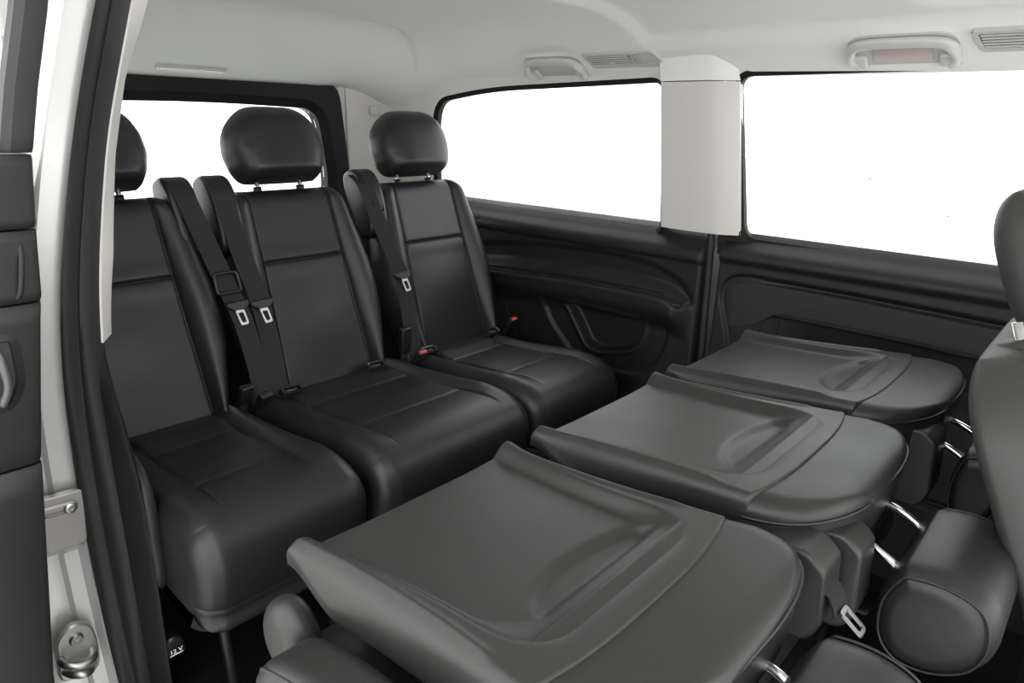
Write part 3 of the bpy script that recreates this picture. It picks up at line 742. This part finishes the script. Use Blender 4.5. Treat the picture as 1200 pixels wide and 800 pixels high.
def anchor(yc, s, parent, off):
    f = back3(yc); pts = round_poly([(-.030, -.018), (.030, -.018), (.030, .018), (-.030, .018)], .014)
    def g(a, b, c): return (np.asarray(.452+b*.75+c*.5), np.asarray(yc+s+a), np.asarray(.456-b*.35+c*.8))
    V, F = join(ring(offset_poly(pts, .004), pts, g, -.004, .010), ring(pts, offset_poly(pts, -.007), g, .010, .008), ring(offset_poly(pts, -.007), offset_poly(pts, -.008), g, .008, -.002))
    o = mesh_obj('anchor_trim', V-np.array(off), F, M['belt_plastic'], parent); o['label'] = 'oval child seat anchor trim'
    V, F = plate(offset_poly(pts, -.008), .004, lambda a, b, c: g(a, b, c*.2-.001), .0004); mesh_obj('anchor_hole', V-np.array(off), F, M['dark_slot'], o)
    a = np.array([np.array(g(-.016, -.004, .004)), np.array(g(0, .006, .008)), np.array(g(.016, -.004, .004))]); V, F = tube(spline(a, 9), .0022, 8); mesh_obj('anchor_bar', V-np.array(off), F, M['pull'], o)
def legs(y0, y1, parent, off, x0=.45, x1=.90, ztop=.27):
    for y in (y0, y1):
        V, F = join(tube(spline([(x1, y, .012), (x1-.01, y, .12), (x1-.03, y, ztop)], 8), .013, 8), bm_box(.06, .05, .02, .004, 1, (x1, y, .010))); mesh_obj('leg', V-np.array(off), F, M['frame_metal'], parent)
        V, F = join(tube(spline([(x0, y, .012), (x0+.06, y, .14), (x0+.12, y, ztop)], 8), .013, 8), bm_box(.06, .05, .02, .004, 1, (x0, y, .010))); mesh_obj('leg', V-np.array(off), F, M['frame_metal'], parent)
    V, F = tube([(x1-.02, y0, .20), (x1-.02, y1, .20)], .011, 8); mesh_obj('crossbar', V-np.array(off), F, M['frame_metal'], parent)
    V, F = bm_box(.40, (y1-y0)*.9, .10, .01, 2, ((x0+x1)/2-.02, (y0+y1)/2, .225)); mesh_obj('seat_pan', V-np.array(off), F, M['frame_metal'], parent)
SEATS = [(.250, .090, .470, [.197], []), (.752, .492, 1.005, [-.200], [-.165, .118]), (1.256, 1.012, 1.425, [-.222], [-.178, .118])]
LAB = ['black leather bench seat nearest the open door, headrest cut off by the door seal',
       'black leather bench seat in the middle of the back row, between the belts',
       'black leather bench seat furthest from the door, beside the rear quarter window']
for (yc, y0, y1, tw, an), lab in zip(SEATS, LAB):
    off = (.62, yc, 0); t = thing('bench_seat', lab, 'seat', off, 'back row bench seats')
    make_backrest(yc, M['leather'], t, off); make_headrest(yc, M['leather'], t, off)
    make_cushion(y0, y1, t, off, front_dx=0.)
    for s in tw: belt_tower(yc, s, t, off)
    for s in an: anchor(yc, s, t, off)
    legs(y0+.07, y1-.07, t, off)
    if y0 < .1:
        # rounded black side cover at the near end of the bench
        prof = smooth_closed([(.45, .30), (.45, .52), (.52, .575), (.64, .570), (.760, .552), (.812, .50), (.822, .40), (.80, .28), (.61, .24)], 60)
        V, F = profile_sweep(prof, (.068, .094), .012); o = mesh_obj('side_cover', V-np.array(off), F, M['plastic'], t)

# belts of the back row: webbing lies over the bolster, one tongue each
def ribbon(P, wdir, w, th):
    sec = [(-w/2, -th/2), (w/2, -th/2), (w/2, th/2), (-w/2, th/2)]
    return sweep_section(P, sec, wdir)
def make_belt(path, tongue, label, loop=None, w=.050, f=back3(0)):
    """path: list of (y,t,n) in bench backrest coordinates"""
    P = spline([np.array(f(*p)) for p in path], 40); o = Vector(P[-1]); t = thing('seat_belt', label, 'belt', o, 'back row seat belts'); oo = np.array(o)
    V, F = ribbon([tuple(p) for p in P], (.15, 1, .1), w, .0025); mesh_obj('webbing', V-oo, F, M['webbing'], t, sharp=.6)
    ty, tt, tn = tongue
    def g(a, b, c): return f(ty+a, tt+b, tn+c)
    # black moulded grip and steel tongue with a slot
    gp = round_poly([(-.031, .011), (.031, .014), (.032, .000), (.016, -.013), (-.012, -.013), (-.031, .0)], .006)
    V, F = plate(gp, .014, lambda a, b, c: g(a, b, c+.010), .003); q = mesh_obj('tongue_grip', V-oo, F, M['belt_plastic'], t, sharp=.7)
    o1 = round_poly([(-.011, -.010), (.013, -.010), (.018, -.050), (-.004, -.052)], .006); i1 = round_poly([(-.0055, -.018), (.0085, -.018), (.0125, -.044), (.001, -.045)], .003)
    gg = lambda a, b, c: g(a, b, c)
    V, F = join(ring(o1, i1, gg, .009, .009), ring(o1, i1, gg, .0055, .0055), ring(o1, o1, gg, .009, .0055), ring(i1, i1, gg, .009, .0055)); q = mesh_obj('tongue', V-oo, F, M['steel'], t, sharp=.6); q['label'] = 'slotted steel tongue'
    if loop:
        ly, lt, ln = loop; rp = round_poly([(-.033, -.026), (.031, -.026), (.029, .026), (-.031, .026)], .008)
        V, F = tube([np.array(f(ly+a, lt+b, ln+.010)) for a, b in resample(rp, 36)], .0042, 8, closed=True); mesh_obj('belt_loop', V-oo, F, M['belt_plastic'], t)
    return t
f0 = back3(0)
make_belt([(.447, .600, .0), (.447, .55, .033), (.462, .45, .044), (.485, .325, .050), (.505, .22, .053), (.515, .09, .045), (.517, -.07, .030)], (.497, .262, .055), 'dark seat belt with a plastic loop and steel tongue, left one of the crossing pair', loop=(.486, .325, .050))
make_belt([(.542, .600, .0), (.540, .56, .033), (.543, .48, .042), (.548, .39, .048), (.562, .26, .054), (.566, .10, .045), (.556, -.05, .030)], (.561, .255, .058), 'dark seat belt on the near bolster of the middle bench seat, steel tongue')
make_belt([(1.010, .605, -.02), (1.006, .56, .022), (1.018, .46, .030), (1.036, .33, .044), (1.046, .25, .050), (1.040, .10, .044), (1.046, -.05, .030)], (1.044, .262, .054), 'dark seat belt with steel tongue on the far bench seat by the window')
# lower belt straps folded down into the seat gap
def buckle(loc, rot, label, red=True, h=.075):
    t = thing('belt_buckle', label, 'buckle', loc, None, rot)
    V, F = bm_box(.022, .036, h, .006, 3, (0, 0, h/2)); mesh_obj('housing', V, F, M['belt_plastic'], t)
    if red: V, F = bm_box(.012, .026, .008, .003, 2, (.004, 0, h)); mesh_obj('release_button', V, F, M['red'], t)['label'] = 'red release button'
    V, F = bm_box(.008, .024, .05, .002, 1, (0, 0, -.02)); mesh_obj('stalk', V, F, M['webbing'], t)
    return t
buckle((.455, 1.018, .415), (0, .55, 0), 'seat belt buckle with red button between middle and far bench seats')
buckle((.44, 1.462, .43), (0, .5, 0), 'seat belt buckle with red button at the window end of the bench')
buckle((.43, .462, .45), (0, .30, .2), 'slim black buckle at the foot of the left belt', False, .055)
buckle((.45, .500, .44), (0, .55, .1), 'black buckle poking up between the near and middle cushions', False, .045)
buckle((.42, 1.005, .46), (0, .1, 0), 'dark tall buckle cover behind the red button between two bench seats', False, .085)

# ------------------------------------------------------------------ FOLDED MIDDLE ROW
X0, X1, X2 = 1.335, 1.752, 1.862
def seam_x(s): return X1+.005-.022*(np.abs(s)/.215)**3
def half_w(x): return np.interp(x, [1.33, 1.40, 1.50, 1.60, 1.68, 1.75], [.215, .213, .209, .207, .209, .212])
def crest_s(x): return np.interp(x, [1.33, 1.36, 1.43, 1.53, 1.607, 1.66, 1.74], [.200, .194, .186, .184, .186, .190, .197])
def tilt(x): return .034*(np.asarray(x)-1.335)/.40
def shell_top(X, S):
    a = np.abs(S); c = crest_s(X); hw = half_w(X)
    z = np.full(X.shape, .628)
    px = smooth01((1.690-X)/.03)            # recessed panel ends before the seam
    pan = round_poly([(1.20, -.186), (1.36, -.176), (1.52, -.157), (1.700, -.155), (1.700, .155), (1.52, .157), (1.36, .176), (1.20, .186)], [.01, .1, .1, .060, .060, .1, .1, .01], 8)
    dp = sd_poly(X, S, pan)
    wd = .026+.050*smooth01((X-1.60)/.07)*smooth01((.175-a)/.06)
    z += .018*smooth01((dp+.012+.6*(wd-.026))/wd)
    z += .003*np.exp(-((a-c)/.006)**2)*px
    # long sides roll off outwards
    o = np.clip((a-c)/np.maximum(hw-c, .005), 0, 1); z -= (.054*np.clip((1.80-X)/.42, .35, 1))*(.18+.82*smooth01((X-1.335)/.10))*(1-circ(o))
    # dished along its length
    z -= .012*np.exp(-((X-1.56)/.12)**2)*(a > c-.01)*0
    z += .004*smooth01((1.40-X)/.07)*np.clip((a-.10)/.1, 0, 1)
    z += tilt(X)
    # shallow D-shaped grip
    D = round_poly([(1.672, -.105), (1.672, .150), (1.635, .135), (1.612, .06), (1.610, -.03), (1.632, -.085)], [.012, .012, .03, .05, .05, .03])
    d = sd_poly(X, S, D); z -= .008*smooth01(-d/.014)
    return z
def make_folded(yc, label, tight=False, hy=(-.130, .118), hz=0., hx=0.):
    off = np.array((1.58, yc, 0)); t = thing('folding_seat', label, 'seat', tuple(off), 'folded middle row seats')
    # --- hard back shell
    A1 = np.unique(np.concatenate([np.linspace(0, .60, 24), np.linspace(.60, .96, 44), 1-.04*(1-np.sin(np.linspace(0, math.pi/2, 8)))])); A = np.concatenate([-A1[::-1][:-1], A1])
    B = np.unique(np.concatenate([np.linspace(0, 1, 70), .02*(1-np.cos(np.linspace(0, math.pi/2, 6))), 1-.02*(1-np.cos(np.linspace(0, math.pi/2, 6)))]))
    AA, BB = np.meshgrid(A, B, indexing='ij')
    Sx = AA*.215; XX = X0+BB*(seam_x(Sx)-X0); S = AA*half_w(XX)
    zt = shell_top(XX, S); e = circ(1-np.clip(BB/.02, 0, 1))*circ(1-np.clip((1-BB)/.012, 0, 1))
    rim = np.minimum(zt, .650+tilt(XX))-.012
    side = np.clip((1-np.abs(AA))/.04, 0, 1)
    ZT = rim+(zt-rim)*e
    ZB = np.where((side < 1e-6) | (e < 1e-6), ZT, np.minimum(ZT-.006, .618-.043*smooth01((XX-1.34)/.10)+tilt(XX)))
    V, F = solid_grid(S, XX, ZT, ZB, lambda s, x, z: (x, yc+s, z)); o = mesh_obj('back_shell', V-off, F, M['shell'], t)
    # --- upholstered body under the shell, coming out past the seam as the rounded head end
    XA = 1.695
    def hw_pad(x):
        k = np.clip((x-XA)/(X2-XA), 0, 1)
        return np.interp(x, [1.34, 1.42, 1.55, XA, 1.725], [.150, .165, .175, .192, .2135])*np.maximum(1-k**2.8, 0)**(1/2.2)
    xs = np.unique(np.concatenate([np.linspace(1.36, XA, 18), XA+(X2-XA)*np.sin(np.linspace(0, math.pi/2, 40))])); A2 = np.sin(np.linspace(-math.pi/2, math.pi/2, 60))
    def hw_far(x):
        k = np.clip((x-XA)/(X2-XA), 0, 1); return np.interp(x, [1.34, 1.42, 1.55, XA, 1.73, 1.77], [.150, .165, .175, .192, .222, .234])*np.maximum(1-k**6, 0)**(1/3.2)
    XX, AA = np.meshgrid(xs, A2, indexing='ij'); hw = np.maximum(np.where(AA < 0, hw_pad(XX), hw_far(XX)), .06); S = AA*hw
    topz = np.interp(XX, [1.36, 1.67, 1.69, X2], [.60, .600, .646, .634])+tilt(XX); botz = np.interp(XX, [1.36, 1.7, X2], [.500, .515, .535])+tilt(XX)
    midz = np.interp(XX, [1.36, XA, X2], [.565, .618, .612])+tilt(XX)
    xe_ = np.clip((X2-XX)/.040, 0, 1); rad = np.clip((1-np.abs(AA))*hw/.038, 0, 1)
    ee = circ(1-np.minimum(xe_, 1))*circ(1-rad)*circ(np.clip((1.40-XX)/.04, 0, 1)**2)
    ZT = midz+(topz-midz)*ee; ZB = midz-(midz-botz)*np.minimum(1, ee*1.6)
    V, F = solid_grid(S, XX, ZT, ZB, lambda s, x, z: (x, yc+s, z)); o = mesh_obj('backrest_pad', V-off, F, M['vinyl'], t)
    # piping round the head end
    xx = XA+(X2-XA)*np.sin(np.linspace(0, math.pi/2, 60)); ww = hw_pad(xx)
    rimp = [(x+.001, yc+w+.001, .612+float(tilt(x))) for x, w in zip(xx, hw_far(xx)) if w > .065 and x > 1.722]; rimp2 = [(x+.001, yc-w-.001, .612+float(tilt(x))) for x, w in zip(xx, ww) if w > .065 and x > 1.722]
    V, F = tube(resample(np.array(rimp2[:]+rimp[::-1]), 70, False), .0028, 6); mesh_obj('piping', V-off, F, M['leather'], o)
    # --- seat cushion pressed under the backrest
    prof = smooth_closed([(1.30, .30), (1.295, .42), (1.33, .475), (1.45, .490), (1.62, .492), (1.74, .485), (1.79, .44), (1.79, .36), (1.74, .29), (1.5, .26)], 80)
    V, F = profile_sweep(prof, (yc-.215, yc+.215), .04); mesh_obj('cushion', V-off, F, M['leather'], t)
    # --- headrest hanging from two curved chrome posts
    prof = smooth_closed([(1.918, .600), (1.935, .612), (1.985, .616), (2.03, .598), (2.045, .545), (2.030, .495), (1.985, .462), (1.935, .458), (1.905, .49), (1.900, .550)], 90)
    if tight: prof[:, 0] = 1.90+(prof[:, 0]-1.90)*.62     # pressed against the front seat's back
    prof[:, 1] += hz; prof[:, 0] += hx
    V, F = profile_sweep(prof, (yc+hy[0], yc+hy[1]), .040, squash=.42)
    # oval side seams pressed in
    c = np.array([1.972, .528])
    V = V.copy()
    hr = mesh_obj('headrest', V-off, F, M['leather'], t)
    cc = prof.mean(0)
    for s, k in ((hy[0]+.0055, .865), (hy[1]-.0055, .865)):
        ov = [(q[0], yc+s, q[1]) for q in cc+(prof-cc)*k]
        V, F = tube(ov, .0020, 6, closed=True); mesh_obj('seam', V-off, F, M['leather'], hr)
    for s in (-.055, .085):
        P = spline([(1.815, yc+s, .580), (1.85, yc+s, .589), (1.885, yc+s-.004, .583), (1.925, yc+s-.006, .562)], 14); V, F = tube(P, .0065, 10); mesh_obj('post', V-off, F, M['chrome'], hr)
        V, F = tube([(1.818, yc+s, .580), (1.832, yc+s, .585)], .0125, 12); mesh_obj('post_collar', V-off, F, M['belt_plastic'], t)
    # --- pedestal
    for sx in (1.40, 1.74):
        for sy in (-.15, .15):
            V, F = join(tube(spline([(sx, yc+sy, .012), (sx, yc+sy, .15), (sx-.01, yc+sy, .30)], 6), .014, 8), bm_box(.07, .05, .02, .004, 1, (sx, yc+sy, .010))); mesh_obj('leg', V-off, F, M['frame_metal'], t)
    V, F = bm_box(.44, .36, .05, .01, 2, (1.56, yc, .265)); mesh_obj('seat_pan', V-off, F, M['frame_metal'], t)
    return t, off
def tower_block(t, off, y0, y1, x0, x1, z0, z1):
    prof = round_poly([(x0, z0), (x0, z1-.045), (x0+.035, z1-.010), (x1-.025, z1), (x1, z1-.020), (x1+.006, z0+.03), (x1-.01, z0)], [.01, .008, .02, .012, .010, .02, .02], 5)
    V, F = profile_sweep(prof, (y0, y1), .007); return mesh_obj('belt_tower', V-off, F, M['shell'], t, sharp=.9)
t1, o1 = make_folded(.286, 'folded grey-backed seat nearest the door, filling the bottom of the photo', hy=(-.100, .158), hz=.016, hx=-.028)
t2, o2 = make_folded(.770, 'folded grey-backed seat in the middle of the second row')
t3, o3 = make_folded(1.240, 'folded grey-backed seat furthest from the door, beside the map pocket', True)
tower_block(t1, o1, .528, .600, 1.735, 1.858, .515, .650)
tower_block(t2, o2, .620, .690, 1.745, 1.878, .49, .640)
tower_block(t3, o3, 1.090, 1.180, 1.735, 1.872, .48, .640)
# hinge cap and armrest on the near side of the first folded seat
prof = [(1.325+.052*math.cos(a), .495+.060*math.sin(a)) for a in np.linspace(0, 2*math.pi, 40, endpoint=False)]
V, F = profile_sweep(prof, (.050, .100), .022, squash=.5); o = mesh_obj('hinge_cap', V-o1, F, M['shell'], t1)
prof = smooth_closed([(1.374, .502), (1.390, .540), (1.43, .568), (1.52, .588), (1.64, .596), (1.80, .592), (1.86, .56), (1.86, .47), (1.80, .42), (1.56, .41), (1.41, .43)], 90)
V, F = profile_sweep(prof, (-.012, .070), .022); o = mesh_obj('armrest', V-o1, F, M['vinyl'], t1); o['label'] = 'padded grey armrest laid flat along the near side'
V, F = tube(spline([(1.384, .000, .524), (1.412, -.006, .550), (1.51, -.007, .577), (1.70, -.007, .590)], 30), .003, 6); mesh_obj('piping', V-o1, F, M['vinyl'], o)
# belt tongue dangling below the tower between the first two folded seats
bt = thing('seat_belt', 'short belt end with steel tongue hanging between the two nearest folded seats', 'belt', (1.885, .560, .56))
V, F = ribbon([(1.850, .560, .60), (1.866, .560, .592), (1.874, .560, .578), (1.878, .560, .565)], (.1, 1, 0), .040, .0025); mesh_obj('webbing', V-np.array(bt.location), F, M['webbing'], bt, sharp=.6)
o1_ = round_poly([(-.012, .0), (.012, .0), (.011, -.040), (-.011, -.040)], .006); i1_ = round_poly([(-.0072, -.006), (.0072, -.006), (.0067, -.035), (-.0067, -.035)], .003)
gg = lambda a, b, c: (1.880-b*.75, .560+a, .570+b*.55+c)
V, F = join(ring(o1_, i1_, gg, .002, .002), ring(o1_, i1_, gg, -.002, -.002), ring(o1_, o1_, gg, .002, -.002), ring(i1_, i1_, gg, .002, -.002)); mesh_obj('tongue', V-np.array(bt.location), F, M['steel'], bt, sharp=.6)

# ------------------------------------------------------------------ FRONT SEAT (right edge)
fs = thing('front_seat', 'grey front seat with headrest at the right edge, seen from behind', 'seat', (2.25, 1.02, 0)); fo = np.array(fs.location)
FR = math.radians(24.8); FSs, FCc = math.sin(FR), math.cos(FR)
def front3(s, t, n): return (2.022-t*FSs+n*FCc, 1.115+s, .557+t*FCc+n*FSs)
def front_backrest():
    T0, T1_ = -.40, .300
    A1 = np.unique(np.concatenate([np.linspace(0, .6, 10), np.linspace(.6, .9, 24), 1-.1*(1-np.sin(np.linspace(0, math.pi/2, 14)))])); A = np.concatenate([-A1[::-1][:-1], A1])
    T1 = np.unique(np.concatenate([np.linspace(T0, T1_, 50), T1_-.07*(1-np.cos(np.linspace(0, math.pi/2, 14)))]))
    AA, T = np.meshgrid(A, T1, indexing='ij'); k = np.clip((T-.12)/(T1_-.12), 0, 1)
    W = np.interp(T, [-.25, 0, .2, .4], [.305, .315, .310, .29])*(1-.38*k**3.0); S = AA*W
    e = circ(np.clip(1-(T1_-T)/.07, 0, 1))*(1-np.abs(AA)**7)**.5*circ(np.clip(1-(T-T0)/.05, 0, 1))
    u = np.clip((np.abs(S)-.13)/.1, 0, 1)
    NF = .030+(.095+.022*np.sin(math.pi*np.clip(u*1.1, 0, 1)))*e+groove(np.abs(S)-.135, .005, .004)*e
    NF += groove(np.abs(AA)-.90, .009, .010)*e
    NB = .030-.030*e
    V, F = solid_grid(S, T, NF, NB, front3); return mesh_obj('backrest', V-fo, F, M['cloth'], fs)
front_backrest()
def front_headrest():
    t0, t1 = .262, .530; T1 = t0+(t1-t0)*(1-np.cos(np.linspace(0, math.pi, 30)))/2; A = np.sin(np.linspace(-math.pi/2, math.pi/2, 36)); AA, T = np.meshgrid(A, T1, indexing='ij'); v = (T-t0)/(t1-t0)
    W = np.interp(v, [0, .12, .3, .5, .8, .95, 1], [.092, .112, .124, .124, .104, .080, .06]); S = AA*W+.085
    e = circ(np.clip((v-.5)/.5, 0, 1)**1.4)*circ(np.clip((.35-v)/.35, 0, 1)**1.3)*(1-np.abs(AA)**3.5)**(1/2.2)
    V, F = solid_grid(S, T, .100+.065*e, .100-.055*e, front3); h = mesh_obj('headrest', V-fo, F, M['cloth'], fs)
    for s in (-.085, .085):
        V, F = tube([front3(s, .20, .058), front3(s, .33, .070)], .0085, 12); mesh_obj('post', V-fo, F, M['chrome'], h)
        V, F = tube([front3(s, .245, .060), front3(s, .292, .062), front3(s, .302, .062)], [.034, .034, .026], 24); mesh_obj('post_collar', V-fo, F, M['cloth'], fs)
front_headrest()
prof = smooth_closed([(2.10, .28), (2.12, .42), (2.30, .44), (2.50, .46), (2.58, .42), (2.58, .32), (2.4, .26)], 60)
V, F = profile_sweep(prof, (.79, 1.25), .04); mesh_obj('cushion', V-fo, F, M['cloth'], fs)
V, F = bm_box(.42, .40, .27, .02, 2, (2.34, 1.02, .135)); mesh_obj('base', V-fo, F, M['plastic'], fs)

# 12 volt socket with a hinged cap, low behind the door seal
def text(body, size, loc, rot, mat, parent):
    c = bpy.data.curves.new('print', 'FONT'); c.body = body; c.size = size; c.align_x = 'CENTER'; c.align_y = 'CENTER'; c.extrude = .0002
    tmp = bpy.data.objects.new('print_source', c); COL.objects.link(tmp); bpy.context.view_layer.update()
    me = bpy.data.meshes.new_from_object(tmp.evaluated_get(bpy.context.evaluated_depsgraph_get())); bpy.data.objects.remove(tmp); bpy.data.curves.remove(c)
    me.materials.clear(); me.materials.append(mat); o = link('print', me, parent); o.location = loc; o.rotation_euler = rot
    return o
sk = thing('power_socket', 'small black socket cap marked 12 V low behind the door seal', 'socket', (.80, .088, .135))
V, F = lathe_x([(-.02, .019), (.004, .019), (.008, .016), (.009, .012), (.009, .001)], (0, 0, .012), 24); mesh_obj('socket_cap', V, F, M['belt_plastic'], sk, sharp=.6)
V, F = bm_box(.002, .034, .018, .0006, 1, (.010, 0, 0)); mesh_obj('label_plate', V, F, M['sticker'], sk, smooth=False)
text('12 V', .0135, (.0114, 0, .001), (math.pi/2, 0, math.pi/2), M['white_print'], sk)
V, F = bm_box(.0006, .026, .0016, 0, 1, (.0113, 0, -.0065)); mesh_obj('underline', V, F, M['white_print'], sk, smooth=False)
